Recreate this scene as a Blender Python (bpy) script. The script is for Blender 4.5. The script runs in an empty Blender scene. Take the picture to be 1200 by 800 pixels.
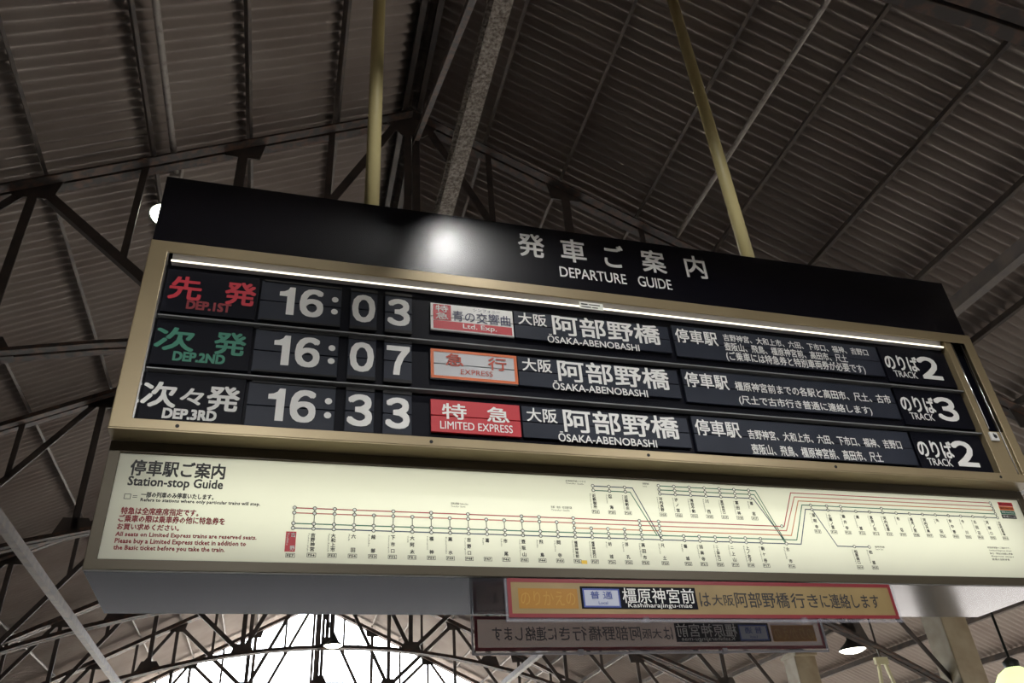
import bpy, bmesh, math, random
from mathutils import Vector, Matrix
random.seed(7)
scene = bpy.context.scene
COL = scene.collection

# ------------------------------------------------------------------ camera, world, light, exposure
def setup_camera():
    cam = bpy.data.cameras.new('camera'); ob = bpy.data.objects.new('camera', cam); COL.objects.link(ob)
    cam.sensor_width = 36.0; cam.lens = 937.2964 / 1200 * 36; cam.clip_start = .05; cam.clip_end = 300
    R = Vector((0.96018479, -0.27100819, -0.06782138)); U = Vector((-0.09398528, -0.54198373, 0.835117)); F = Vector((0.26308163, 0.79549243, 0.54587531))
    m = Matrix((R, U, -F)).transposed().to_4x4(); m.translation = (0.5763, -2.7926, 1.6242)
    ob.matrix_world = m; scene.camera = ob
setup_camera()
SKY, SKY_AHEAD, SUN = 1.4, 10.0, 44.0
w = bpy.data.worlds.new('overcast_sky'); scene.world = w; w.use_nodes = True
bg = w.node_tree.nodes['Background']; bg.inputs[0].default_value = (.90, .95, 1.0, 1); 
_n, _l = w.node_tree.nodes.new, w.node_tree.links.new               # bright cloud towards +Y, calmer sky behind
_tc = _n('ShaderNodeTexCoord'); _sp = _n('ShaderNodeSeparateXYZ'); _mr = _n('ShaderNodeMapRange'); _mr.interpolation_type = 'SMOOTHSTEP'
_l(_tc.outputs['Generated'], _sp.inputs[0]); _l(_sp.outputs['Y'], _mr.inputs['Value'])
_mr.inputs['From Min'].default_value = .2; _mr.inputs['From Max'].default_value = 1.0; _mr.inputs['To Min'].default_value = SKY; _mr.inputs['To Max'].default_value = SKY_AHEAD
_l(_mr.outputs['Result'], bg.inputs[1])
sun = bpy.data.lights.new('sun', 'SUN'); sun.energy = SUN; sun.angle = math.radians(2); sun.color = (1, .95, .88)
so_ = bpy.data.objects.new('sun', sun); COL.objects.link(so_); so_.rotation_euler = (math.radians(8), math.radians(38), 0)      # outside, on the open track side
vs = scene.view_settings
vs.view_transform = 'Standard'; vs.look = 'None'; vs.gamma = 1; vs.exposure = 0.0; vs.use_curve_mapping = False
TUBE = 2.2            # display tube
BACKLIGHT = 8.0      # watts behind the station guide
LAMP = 16.0           # lamp glass
SPOT_FRONT, SPOT = 330.0, 60.0   # watts in the shaded pendant lamps, the added ones behind the camera included

# ------------------------------------------------------------------ materials
def srgb(r, g, b):
    f = lambda c: (c / 255) / 12.92 if c <= 10 else ((c / 255 + .055) / 1.055) ** 2.4
    return (f(r), f(g), f(b), 1)

def mat(name, col, rough=.5, metal=0., spec=.5, emit=0., noise=0., nscale=8., col2=None, bump=0., lo=.35, hi=.65, stretch=None):
    m = bpy.data.materials.new(name); m.use_nodes = True
    nt = m.node_tree; b = nt.nodes['Principled BSDF']
    c = tuple(col) if len(col) == 4 else (*col, 1)
    b.inputs['Base Color'].default_value = c
    b.inputs['Roughness'].default_value = rough; b.inputs['Metallic'].default_value = metal
    b.inputs['Specular IOR Level'].default_value = spec
    if emit:
        b.inputs['Emission Color'].default_value = c; b.inputs['Emission Strength'].default_value = emit
    if col2 is not None or bump:
        tc = nt.nodes.new('ShaderNodeTexCoord'); mp = nt.nodes.new('ShaderNodeMapping')
        nt.links.new(tc.outputs['Object'], mp.inputs[0])
        if stretch: mp.inputs['Scale'].default_value = stretch
        nz = nt.nodes.new('ShaderNodeTexNoise'); nz.inputs['Scale'].default_value = nscale; nz.inputs['Detail'].default_value = 6
        nt.links.new(mp.outputs[0], nz.inputs['Vector'])
        if col2 is not None:
            r = nt.nodes.new('ShaderNodeValToRGB'); r.color_ramp.elements[0].position = lo; r.color_ramp.elements[1].position = hi
            r.color_ramp.elements[0].color = c; r.color_ramp.elements[1].color = tuple(col2) if len(col2) == 4 else (*col2, 1)
            nt.links.new(nz.outputs['Fac'], r.inputs[0]); nt.links.new(r.outputs[0], b.inputs['Base Color'])
        if bump:
            bp = nt.nodes.new('ShaderNodeBump'); bp.inputs['Strength'].default_value = bump; bp.inputs['Distance'].default_value = .01
            nt.links.new(nz.outputs['Fac'], bp.inputs['Height']); nt.links.new(bp.outputs[0], b.inputs['Normal'])
    return m

M = {}
M['sheet'] = mat('weathered_corrugated_sheet', (.27, .222, .20), .8, col2=(.36, .315, .285), nscale=1.3, lo=.3, hi=.7)
M['steel'] = mat('dark_painted_steel', (.045, .038, .037), .6, col2=(.075, .058, .05), nscale=6)
M['rust'] = mat('rusty_steel', (.055, .045, .043), .75, col2=(.16, .085, .055), nscale=14, bump=.4, lo=.45, hi=.75)
M['purlin'] = mat('purlin_steel', (.09, .08, .076), .65, col2=(.15, .12, .10), nscale=9)
M['pale'] = mat('flaking_pale_steel', (.12, .09, .07), .7, col2=(.40, .35, .30), nscale=60, bump=.8, lo=.35, hi=.68)
M['conduit'] = mat('pale_conduit', (.40, .37, .34), .6, col2=(.18, .15, .13), nscale=18, lo=.5, hi=.8)
M['pole'] = mat('cream_painted_pipe', srgb(200, 188, 136), .45, col2=srgb(172, 154, 100), nscale=5, lo=.45, hi=.8, stretch=(1, 1, .25))
M['gold'] = mat('champagne_aluminium', (.33, .265, .155), .42, metal=.35, col2=(.29, .23, .135), nscale=3)
M['golddark'] = mat('bronze_aluminium', (.06, .048, .028), .45, metal=.3)
M['header'] = mat('gloss_black_panel', (.003, .003, .006), .24, spec=.45)
M['white'] = mat('white_lettering', (.72, .72, .70), .6)
M['flapwhite'] = mat('white_flap_print', (.80, .80, .78), .6)
M['labelblack'] = mat('black_label_panel', (.003, .0035, .008), .5, spec=.1)
M['flap'] = mat('dark_flap', (.018, .022, .034), .5, spec=.2, col2=(.026, .031, .046), nscale=5)
M['rail'] = mat('grey_rail', (.22, .225, .23), .4)
M['black'] = mat('black_gap', (.004, .004, .005), .7)
M['red'] = mat('red_lettering', (.50, .015, .035), .55)
M['deepred'] = mat('deep_red_lettering', (.22, .012, .02), .55)
M['green'] = mat('green_lettering', (.03, .20, .13), .55)
M['flapred'] = mat('red_flap', (.48, .02, .03), .5)
M['orange'] = mat('orange_flap_border', (.62, .13, .03), .5)
M['orangered'] = mat('orange_red_print', (.45, .06, .03), .5)
M['palegrey'] = mat('pale_grey_flap', (.50, .51, .53), .5)
M['navy'] = mat('navy_print', (.02, .025, .09), .5)
M['reflector'] = mat('white_reflector', (.62, .60, .62), .35)
M['tube'] = mat('fluorescent_tube', (1, .93, .72), .5, emit=TUBE)
M['chrome'] = mat('bright_metal_rod', (.8, .8, .8), .2, metal=1)
M['under'] = mat('polished_metal_underside', (.095, .09, .118), .15, metal=.9, col2=(.115, .11, .135), nscale=2.2, bump=.03, stretch=(.6, 2.5, 1))
M['underdark'] = mat('dark_mounting_plate', (.03, .028, .03), .5)
M['ink'] = mat('black_ink', (.015, .015, .018), .6)
M['redink'] = mat('dark_red_ink', (.22, .012, .02), .6)
M['linered'] = mat('red_route_line', (.42, .04, .06), .6)
M['linepink'] = mat('light_red_route_line', (.55, .16, .14), .6)
M['lineorange'] = mat('orange_route_line', (.62, .24, .12), .6)
M['linegreen'] = mat('green_route_line', (.04, .17, .11), .6)
M['linenavy'] = mat('navy_route_line', (.03, .05, .12), .6)
M['marker'] = mat('white_station_marker', (.9, .92, .85), .6)
M['yellowtag'] = mat('yellow_code_tag', (.75, .50, .06), .6)
M['noticebg'] = mat('ochre_notice_sheet', (.27, .19, .075), .45, col2=(.23, .16, .06), nscale=6)
M['noticered'] = mat('red_notice_border', (.19, .008, .015), .45)
M['noticeorange'] = mat('orange_notice_block', (.33, .145, .001), .45)
M['faded'] = mat('faded_orange_print', (.40, .21, .02), .5)
M['pblue'] = mat('blue_print', (.04, .07, .28), .5)
M['paleblue'] = mat('pale_blue_label', (.42, .45, .55), .5)
M['floor'] = mat('platform_concrete', (.075, .071, .066), .85, col2=(.10, .094, .087), nscale=3)
M['paving'] = mat('pale_concrete_paving', (.74, .72, .68), .85, col2=(.80, .78, .74), nscale=2)  # kept pale so the added ground throws sunlight into the hall
M['wall'] = mat('timber_boarding', (.16, .13, .11), .8, col2=(.11, .09, .08), nscale=4, stretch=(4, 4, .3))
M['column'] = mat('beige_column_paint', (.34, .29, .20), .6, col2=(.24, .19, .12), nscale=4)
M['shade'] = mat('dark_enamel_shade', (.02, .025, .022), .4)
M['lampglow'] = mat('lamp_glass', (1, .98, .80), .5, emit=LAMP)
M['globeglow'] = mat('globe_glass', (.86, 1, .50), .4, emit=1.1)
M['cream'] = mat('cream_steel', (.62, .58, .36), .5)
M['leaf'] = mat('tree_leaves', (.03, .10, .04), .7, col2=(.06, .16, .05), nscale=3)
M['bark'] = mat('tree_bark', (.08, .06, .045), .9)

def mix_transparent(name, col, t, trans=0.):
    m = bpy.data.materials.new(name); m.use_nodes = True; nt = m.node_tree; nt.nodes.clear()
    o = nt.nodes.new('ShaderNodeOutputMaterial'); tr = nt.nodes.new('ShaderNodeBsdfTransparent'); d = nt.nodes.new('ShaderNodeBsdfDiffuse')
    d.inputs[0].default_value = (*col, 1); sh = d
    if trans:
        tl = nt.nodes.new('ShaderNodeBsdfTranslucent'); tl.inputs[0].default_value = (*col, 1)
        mx0 = nt.nodes.new('ShaderNodeMixShader'); mx0.inputs[0].default_value = trans
        nt.links.new(d.outputs[0], mx0.inputs[1]); nt.links.new(tl.outputs[0], mx0.inputs[2]); sh = mx0
    mx = nt.nodes.new('ShaderNodeMixShader'); mx.inputs[0].default_value = t
    nt.links.new(sh.outputs[0], mx.inputs[1]); nt.links.new(tr.outputs[0], mx.inputs[2]); nt.links.new(mx.outputs[0], o.inputs[0])
    return m

def glass_mat(name, tint=(1, 1, 1)):
    m = bpy.data.materials.new(name); m.use_nodes = True; nt = m.node_tree; nt.nodes.clear()
    o = nt.nodes.new('ShaderNodeOutputMaterial'); tr = nt.nodes.new('ShaderNodeBsdfTransparent'); g = nt.nodes.new('ShaderNodeBsdfGlossy')
    tr.inputs[0].default_value = (*tint, 1); g.inputs['Roughness'].default_value = .03
    fr = nt.nodes.new('ShaderNodeFresnel'); fr.inputs[0].default_value = 1.16
    ge = nt.nodes.new('ShaderNodeNewGeometry'); om = nt.nodes.new('ShaderNodeMath'); om.operation = 'SUBTRACT'; om.inputs[0].default_value = 1
    ml = nt.nodes.new('ShaderNodeMath'); ml.operation = 'MULTIPLY'; nt.links.new(ge.outputs['Backfacing'], om.inputs[1])
    nt.links.new(fr.outputs[0], ml.inputs[0]); nt.links.new(om.outputs[0], ml.inputs[1])
    mx = nt.nodes.new('ShaderNodeMixShader'); nt.links.new(ml.outputs[0], mx.inputs[0])
    nt.links.new(tr.outputs[0], mx.inputs[1]); nt.links.new(g.outputs[0], mx.inputs[2]); nt.links.new(mx.outputs[0], o.inputs[0])
    return m
M['glass'] = glass_mat('front_glass')
M['acrylic'] = mix_transparent('clear_acrylic', (.55, .55, .62), .84)
M['acrylicedge'] = mix_transparent('acrylic_edge', (.75, .74, .80), .15)  # backlight on the rear sleeve's edges put into this paler colour
M['noticeback'] = mix_transparent('notice_sheet_seen_from_behind', (.36, .30, .27), .12, .85)

def diffuser_mat():
    m = bpy.data.materials.new('backlit_diffuser'); m.use_nodes = True; nt = m.node_tree; nt.nodes.clear()
    o = nt.nodes.new('ShaderNodeOutputMaterial'); d = nt.nodes.new('ShaderNodeBsdfDiffuse'); t = nt.nodes.new('ShaderNodeBsdfTranslucent')
    d.inputs[0].default_value = (.75, .75, .68, 1); t.inputs[0].default_value = (.86, .87, .77, 1)
    mx = nt.nodes.new('ShaderNodeMixShader'); mx.inputs[0].default_value = .6
    nt.links.new(d.outputs[0], mx.inputs[1]); nt.links.new(t.outputs[0], mx.inputs[2]); nt.links.new(mx.outputs[0], o.inputs[0])
    return m
M['diffuser'] = diffuser_mat()

# ------------------------------------------------------------------ mesh builder
_fc = bpy.data.curves.new('text_source', 'FONT'); _fo = bpy.data.objects.new('text_source', _fc); COL.objects.link(_fo)
_tcache = {}
def glyphs(s, bold, res):
    k = (s, bold, res)
    if k not in _tcache:
        _fc.body = s; _fc.offset = bold; _fc.resolution_u = res; _fc.fill_mode = 'FRONT'
        dg = bpy.context.evaluated_depsgraph_get(); dg.update()
        me = bpy.data.meshes.new_from_object(_fo.evaluated_get(dg))
        vv = [tuple(v.co) for v in me.vertices]; ff = [tuple(p.vertices) for p in me.polygons]
        bpy.data.meshes.remove(me); _tcache[k] = (vv, ff)
    return _tcache[k]

class MB:
    def __init__(s): s.v = []; s.f = []
    def add(s, vv, ff):
        n = len(s.v); s.v += [tuple(p) for p in vv]; s.f += [tuple(i + n for i in q) for q in ff]; return s
    def box(s, x0, x1, y0, y1, z0, z1):
        vv = [(x, y, z) for x in (x0, x1) for y in (y0, y1) for z in (z0, z1)]
        return s.add(vv, [(0, 1, 3, 2), (4, 6, 7, 5), (0, 4, 5, 1), (2, 3, 7, 6), (0, 2, 6, 4), (1, 5, 7, 3)])
    def bar(s, p, q, w, h, up=(0, 0, 1), off=(0, 0)):
        p = Vector(p); q = Vector(q); d = (q - p).normalized(); u = Vector(up)
        a = d.cross(u)
        if a.length < 1e-4: a = d.cross(Vector((0, 1, 0)))
        a.normalize(); b = a.cross(d).normalized()
        vv = []
        for c in (p, q):
            c = c + a * off[0] + b * off[1]
            for i, j in ((-1, -1), (1, -1), (1, 1), (-1, 1)): vv.append(c + a * (i * w / 2) + b * (j * h / 2))
        return s.add(vv, [(3, 2, 1, 0), (4, 5, 6, 7), (0, 1, 5, 4), (1, 2, 6, 5), (2, 3, 7, 6), (3, 0, 4, 7)])
    def angle(s, p, q, w, t, up=(0, 0, 1), side=1):
        s.bar(p, q, w, t, up, (0, 0)); s.bar(p, q, t, w, up, (side * (w - t) / 2, (w - t) / 2)); return s
    def tube(s, pts, r, n=14, cap=True):
        pts = [Vector(p) for p in pts]; rings = []
        for i, p in enumerate(pts):
            d = (pts[min(i + 1, len(pts) - 1)] - pts[max(i - 1, 0)]).normalized()
            a = d.cross(Vector((0, 0, 1)))
            if a.length < 1e-3: a = d.cross(Vector((0, 1, 0)))
            a.normalize(); b = a.cross(d)
            rings.append([p + (a * math.cos(2 * math.pi * k / n) + b * math.sin(2 * math.pi * k / n)) * r for k in range(n)])
        vv = [c for g in rings for c in g]; ff = []
        for i in range(len(rings) - 1):
            for k in range(n): ff.append((i * n + k, i * n + (k + 1) % n, (i + 1) * n + (k + 1) % n, (i + 1) * n + k))
        if cap: ff += [tuple(range(n - 1, -1, -1)), tuple((len(rings) - 1) * n + k for k in range(n))]
        return s.add(vv, ff)
    def lathe(s, prof, c=(0, 0, 0), n=28):
        vv = []; ff = []
        for r, z in prof:
            for k in range(n): vv.append((c[0] + r * math.cos(2 * math.pi * k / n), c[1] + r * math.sin(2 * math.pi * k / n), c[2] + z))
        for i in range(len(prof) - 1):
            for k in range(n): ff.append((i * n + k, i * n + (k + 1) % n, (i + 1) * n + (k + 1) % n, (i + 1) * n + k))
        return s.add(vv, ff)
    def plate(s, pts, y, t):          # polygon in the x-z plane, thickness t along y
        n = len(pts); vv = [(a, y - t / 2, b) for a, b in pts] + [(a, y + t / 2, b) for a, b in pts]
        ff = [tuple(range(n)), tuple(range(2 * n - 1, n - 1, -1))] + [(i, i + n, (i + 1) % n + n, (i + 1) % n) for i in range(n)]
        return s.add(vv, ff)
    def text(s, t, x0, x1, z0, z1, y, bold=0., res=2, rot=0, mirror=False):   # inked box fitted to the rectangle
        vv, ff = glyphs(t, 0., res)
        if rot: vv = [(b, -a, c) for a, b, c in vv]
        xs = [p[0] for p in vv]; ys = [p[1] for p in vv]
        ax, bx, ay, by = min(xs), max(xs), min(ys), max(ys)
        e = bold * min((z1 - z0) * (1 if not rot else .25), .14)                      # stroke weight: the print is laid down in slightly shifted passes
        if rot: e = 0
        x0 += e; x1 -= e; z0 += e; z1 -= e
        sx = (x1 - x0) / max(bx - ax, 1e-6); sz = (z1 - z0) / max(by - ay, 1e-6)
        offs = [(0, 0)] if e <= 0 else [(-e, -e), (e, -e), (e, e), (-e, e)]
        if e > .0025: offs += [(-e, 0), (e, 0), (0, e), (0, -e)]
        for k, (ox, oz) in enumerate(offs): s.add([(x0 + (p[0] - ax) * sx + ox, y - .00012 * k, z0 + (p[1] - ay) * sz + oz) for p in vv], ff)
        return s
    def disc(s, x, z, r, y, n=12):
        s.add([(x + r * math.cos(2 * math.pi * k / n), y, z + r * math.sin(2 * math.pi * k / n)) for k in range(n)], [tuple(range(n))]); return s
    def ring(s, x, z, r0, r1, y, n=12):
        vv = [(x + r * math.cos(2 * math.pi * k / n), y, z + r * math.sin(2 * math.pi * k / n)) for r in (r0, r1) for k in range(n)]
        return s.add(vv, [(k, (k + 1) % n, n + (k + 1) % n, n + k) for k in range(n)])
    def quad(s, x0, x1, z0, z1, y): return s.add([(x0, y, z0), (x1, y, z0), (x1, y, z1), (x0, y, z1)], [(0, 1, 2, 3)])
    def outline(s, x0, x1, z0, z1, t, y):
        s.quad(x0, x1, z0, z0 + t, y); s.quad(x0, x1, z1 - t, z1, y); s.quad(x0, x0 + t, z0 + t, z1 - t, y); s.quad(x1 - t, x1, z0 + t, z1 - t, y); return s
    def line(s, pts, w, y):            # flat mitred polyline in the x-z plane
        n = len(pts); P = [Vector((a, b)) for a, b in pts]; L = []
        for i in range(n):
            d0 = (P[i] - P[max(i - 1, 0)]); d1 = (P[min(i + 1, n - 1)] - P[i])
            if i == 0: d0 = d1
            if i == n - 1: d1 = d0
            d0 = d0.normalized(); d1 = d1.normalized(); nn = Vector((-d0.y - d1.y, d0.x + d1.x)); nn.normalize()
            k = max(.5, nn.dot(Vector((-d0.y, d0.x)))); L.append((P[i] + nn * (w / 2 / k), P[i] - nn * (w / 2 / k)))
        vv = []
        for a, b in L: vv += [(a.x, y, a.y), (b.x, y, b.y)]
        return s.add(vv, [(2 * i, 2 * i + 1, 2 * i + 3, 2 * i + 2) for i in range(n - 1)])
    def build(s, name, m, parent=None, smooth=False, bevel=0., loc=None, rotz=None):
        me = bpy.data.meshes.new(name); me.from_pydata(s.v, [], s.f); me.materials.append(M[m] if isinstance(m, str) else m)
        bm = bmesh.new(); bm.from_mesh(me); bmesh.ops.recalc_face_normals(bm, faces=bm.faces) if bevel or smooth else None
        bm.to_mesh(me); bm.free()
        if smooth:
            for p in me.polygons: p.use_smooth = True
        o = bpy.data.objects.new(name, me); COL.objects.link(o)
        if parent: o.parent = parent
        if loc: o.location = loc
        if rotz is not None: o.rotation_euler = (0, 0, rotz)
        if bevel:
            b = o.modifiers.new('bevel', 'BEVEL'); b.width = bevel; b.segments = 2; b.limit_method = 'ANGLE'
        return o

def tag(o, label, cat, group=None, kind=None):
    if label: o['label'] = label
    if cat: o['category'] = cat
    if group: o['group'] = group
    if kind: o['kind'] = kind
    return o
def thing(name, label, cat, loc=(0, 0, 0), rotz=0., group=None):
    o = bpy.data.objects.new(name, None); COL.objects.link(o); o.location = loc; o.rotation_euler = (0, 0, rotz); o.empty_display_size = .1
    return tag(o, label, cat, group)
def copy_tree(o, parent=None):
    c = o.copy(); COL.objects.link(c); c.parent = parent
    for ch in list(o.children): copy_tree(ch, c)
    return c
def shift(o, loc): o.location = loc

# hall frame: u across (0 at the ridge), y' along, turned a touch from the board
HX, HY, TH = 1.465, 1.5, -.022
def hall(u, Y, z=0.):
    c, s = math.cos(TH), math.sin(TH); return (HX + u * c - (Y - HY) * s, HY + u * s + (Y - HY) * c, z)
H, TA, SP = 8.0, .49, .74
roofz = lambda u: H - TA * abs(u)
lowz = lambda u: 5.08 - .041 * u * u
UL, UR, Y0, Y1, COLU = 7.6, 10.2, -10.0, 19.9, 7.3
TY = [-1.15, 2.49, 5.9, 9.2, 12.5, 15.8, 19.4]

# ------------------------------------------------------------------ setting
tag(MB().box(-30, 34, -40, 60, -.3, 0).build('floor', 'floor'), None, None, kind='structure')
tag(MB().box(-26, 30, 21.5, 58, -.02, .02).build('ground', 'paving'), None, None, kind='structure')  # unseen bright ground past the gable, added to bounce sun onto the roof ribs
def corrugated(side, umax, name):
    pitch, amp, seg = .0986, .0185, 12
    n = int((Y1 - Y0) / pitch * seg); prof = []
    for i in range(n + 1):
        y = Y0 - HY + i * pitch / seg; prof.append((y, amp * (2 * abs(math.sin(math.pi * i / seg)) ** 1.35 - 1)))
    vv = []; ff = []
    us = [0, umax]
    for u in us:
        for y, d in prof: vv.append((side * u, y, roofz(u) + d))
    k = n + 1
    for i in range(n): ff.append((i, i + 1, k + i + 1, k + i) if side > 0 else (i + 1, i, k + i, k + i + 1))
    o = MB().add(vv, ff).build(name, 'sheet', smooth=False, loc=(HX, HY, 0), rotz=TH)
    for p in o.data.polygons: p.use_smooth = True
    so = o.modifiers.new('thickness', 'SOLIDIFY'); so.thickness = .007; so.offset = 1
    return tag(o, None, None, kind='structure')
corrugated(-1, UL, 'ceiling_left'); corrugated(1, UR, 'ceiling_right')
b = MB()
for sgn in (-1, 1): b.add([(0, Y0 - HY, H + .05), (0, Y1 - HY, H + .05), (sgn * .3, Y1 - HY, H - .1), (sgn * .3, Y0 - HY, H - .1)], [(0, 1, 2, 3)])
o = b.build('trim_1', 'sheet', loc=(HX, HY, 0), rotz=TH); tag(o, None, None, kind='structure')
o = MB().box(-COLU - .25, -COLU - .1, Y0 - HY, Y1 - HY, 0, roofz(COLU) - .2).build('wall_left', 'wall', loc=(HX, HY, 0), rotz=TH); tag(o, None, None, kind='structure')  # unseen wall added to cut the daylight from the left

b = MB(); yy = Y0 - HY + .1
b.plate([(-COLU - .2, 0), (UR, 0), (UR, roofz(UR) - .03), (0, H - .03), (-COLU - .2, roofz(COLU + .2) - .03)], yy, .1)
tag(b.build('wall_rear', 'wall', loc=(HX, HY, 0), rotz=TH), None, None, kind='structure')  # unseen wall added behind the camera to shut out light from the rear

# ------------------------------------------------------------------ purlins
ORD = ['first', 'second', 'third', 'fourth', 'fifth', 'sixth', 'seventh', 'eighth', 'ninth', 'tenth', 'eleventh', 'twelfth', 'thirteenth']
for sgn, umax, sl in ((-1, UL, 'left'), (1, UR, 'right')):
    for k in range(1, int(umax / SP) + 1):
        u = sgn * SP * k; z = roofz(u) - .024; t = Vector((0, 1, 0)); nrm = Vector((TA * sgn, 0, 1)).normalized()
        m = MB(); p = Vector((u, Y0 - HY + .05, z)); q = Vector((u, Y1 - HY - .05, z))
        m.bar(p - nrm * .045, q - nrm * .045, .012, .09, nrm)
        dn = nrm * -.086
        a = Vector((1, 0, -TA * sgn)).normalized()
        m.bar(p + dn + a * .008, q + dn + a * .008, .026, .010, nrm)
        o = m.build('roof_purlin', 'purlin', loc=(HX, HY, 0), rotz=TH)
        tag(o, f'{ORD[k-1]} steel purlin out from the ridge under the {sl} roof slope', 'purlin', 'roof purlins')
# ridge purlin
m = MB()
for du in (-.07, .07): m.bar((du, Y0 - HY + .05, H - .10), (du, Y1 - HY - .05, H - .10), .05, .10)
tag(m.build('ridge_beam', 'steel', loc=(HX, HY, 0), rotz=TH), 'paired dark steel ridge beam where the two roof slopes meet', 'beam')

# ------------------------------------------------------------------ trusses
def make_truss():
    t = thing('roof_truss', '', 'truss')
    for sgn in (-1, 1):
        m = MB(); p = Vector((0, 0, roofz(0) - .19)); q = Vector((sgn * 7.45, 0, roofz(7.45) - .19)); up = Vector((TA * sgn, 0, 1)).normalized()
        for dy in (-1, 1):
            m.bar(p + Vector((0, dy * .055, 0)) - up * .045, q + Vector((0, dy * .055, 0)) - up * .045, .085, .010, up)
            m.bar(p + Vector((0, dy * .017, 0)), q + Vector((0, dy * .017, 0)), .010, .09, up)
        m.build('rafter', 'rust', t)
    m = MB(); N = 26; us = [-COLU + 2 * COLU * i / N for i in range(N + 1)]
    for i in range(N):
        p = Vector((us[i], 0, lowz(us[i]))); q = Vector((us[i + 1], 0, lowz(us[i + 1])))
        for dy in (-1, 1):
            m.bar(p + Vector((0, dy * .045, 0)), q + Vector((0, dy * .045, 0)), .065, .010)
            m.bar(p + Vector((0, dy * .015, .03)), q + Vector((0, dy * .015, .03)), .010, .065)
    m.build('lower_chord', 'rust', t)
    m = MB()
    for du in (-.04, .04): m.angle((du, 0, lowz(0)), (du, 0, H - .2), .065, .012, (0, 1, 0), 1 if du > 0 else -1)
    m.build('king_post', 'steel', t)
    for sgn in (-1, 1):
        S = lambda u, top: Vector((sgn * u, 0, (roofz(u) - .21) if top else lowz(u) + .03))
        mem = [('strut', S(.1, 1), S(1.48, 0), .055), ('strut', S(1.48, 1), S(1.48, 0), .06), ('strut', S(2.96, 1), S(1.48, 0), .055), ('strut', S(2.96, 1), S(2.96, 0), .05),
               ('strut', S(2.96, 1), S(4.44, 0), .05), ('strut', S(4.44, 1), S(4.44, 0), .05), ('strut', S(4.44, 1), S(5.92, 0), .05), ('strut', S(5.92, 1), S(5.92, 0), .05), ('strut', S(5.92, 1), S(7.25, 0), .045)]
        def mid(a, b_, u):
            f = (u - abs(a.x)) / (abs(b_.x) - abs(a.x)); return a + (b_ - a) * f
        for u, a, b_ in ((.74, S(.1, 1), S(1.48, 0)), (2.22, S(2.96, 1), S(1.48, 0)), (3.70, S(2.96, 1), S(4.44, 0)), (5.18, S(4.44, 1), S(5.92, 0))):
            mem.append(('hanger', S(u, 1), mid(a, b_, u), .04))
        for nm, a, b_, wd in mem:
            d = (b_ - a).normalized(); side = Vector((-d.z, 0, d.x))
            MB().angle(a, b_, wd * 1.35, .012, (0, 1, 0), sgn).build(nm, 'steel', t)
        for u in (1.48, 2.96, 4.44, 5.92):
            a = S(u, 1); x = a.x; s2 = TA * sgn
            MB().plate([(x - .2, a.z + .06 + .2 * s2), (x + .2, a.z + .06 - .2 * s2), (x + .14, a.z - .14), (x - .14, a.z - .14)], 0, .012).build('gusset_plate', 'steel', t)
            c = S(u, 0); sl = -.082 * u * sgn
            MB().plate([(x - .22, c.z - .04 - .22 * sl), (x + .22, c.z - .04 + .22 * sl), (x + .12, c.z + .16), (x - .12, c.z + .16)], 0, .012).build('gusset_plate', 'steel', t)
    MB().plate([(-.3, H - .14 - .15), (0, H - .1), (.3, H - .14 - .15), (.1, H - .5), (-.1, H - .5)], 0, .012).build('gusset_plate', 'steel', t)
    MB().plate([(-.2, lowz(0) - .03), (.2, lowz(0) - .03), (.09, lowz(0) + .2), (-.09, lowz(0) + .2)], 0, .012).build('gusset_plate', 'steel', t)
    return t
TL = ['rusty roof truss crossing the upper corner nearest the camera', 'rusty roof truss right behind the hanging board, its rafters meeting above it',
      'second roof truss beyond the board, carrying the first beige column', 'third roof truss beyond the board, level with the dome shaded lamp row',
      'fourth roof truss beyond the board, arch crossing the bright gable with the ridge lamp', 'fifth roof truss beyond the board, low arch in the white gable light',
      'last roof truss, framing the open gable end against the sky']
t0 = make_truss()
for i, Y in enumerate(TY):
    t = t0 if i == 0 else copy_tree(t0)
    t.location = hall(0, Y); t.rotation_euler = (0, 0, TH); t['label'] = TL[i]; t['group'] = 'roof trusses'

# lengthwise members
def lengthwise(name, label, cat, u, z, w_, h_, m, ya=Y0, yb=Y1 - .3):
    b = MB(); a = Vector((u, ya - HY, z)); c = Vector((u, yb - HY, z))
    b.bar(a, c, w_, .012); b.bar(a + Vector((0, 0, h_)), c + Vector((0, 0, h_)), w_, .012); b.bar(a + Vector((0, 0, h_ / 2)), c + Vector((0, 0, h_ / 2)), .014, h_)
    return tag(b.build(name, m, loc=(HX, HY, 0), rotz=TH), label, cat)
lengthwise('tie_beam', 'flaking pale steel beam running lengthwise under the ridge', 'beam', 0.0, 5.20, .095, .15, 'pale', Y0, 6)
for sg, nm in ((-1, 'left'), (1, 'right')):
    b = MB(); u = sg * 3.365; ya, yb = Y0 - HY, Y1 - .3 - HY
    b.bar((u, ya, 4.5), (u, yb, 4.5), .075, .01).bar((u - sg * .034, ya, 4.545), (u - sg * .034, yb, 4.545), .01, .09)
    tag(b.build('tie_beam', 'purlin', loc=(HX, HY, 0), rotz=TH), f'long steel angle tying the truss arches under the {nm} slope', 'beam')
b = MB().angle((0, 2.42 - HY, 7.35), (0, -.72 - HY, 5.75), .06, .01, (1, 0, 0)); tag(b.build('sway_brace', 'rust', loc=(HX, HY, 0), rotz=TH), 'slanting pale brace from the truss peak down to the flaking beam', 'brace')
b = MB().angle((0, 2.56 - HY, 7.35), (0, 5.80 - HY, 5.55), .06, .01, (1, 0, 0)); tag(b.build('sway_brace', 'steel', loc=(HX, HY, 0), rotz=TH), 'slanting dark brace behind the board from the truss peak to the next truss', 'brace')
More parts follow.
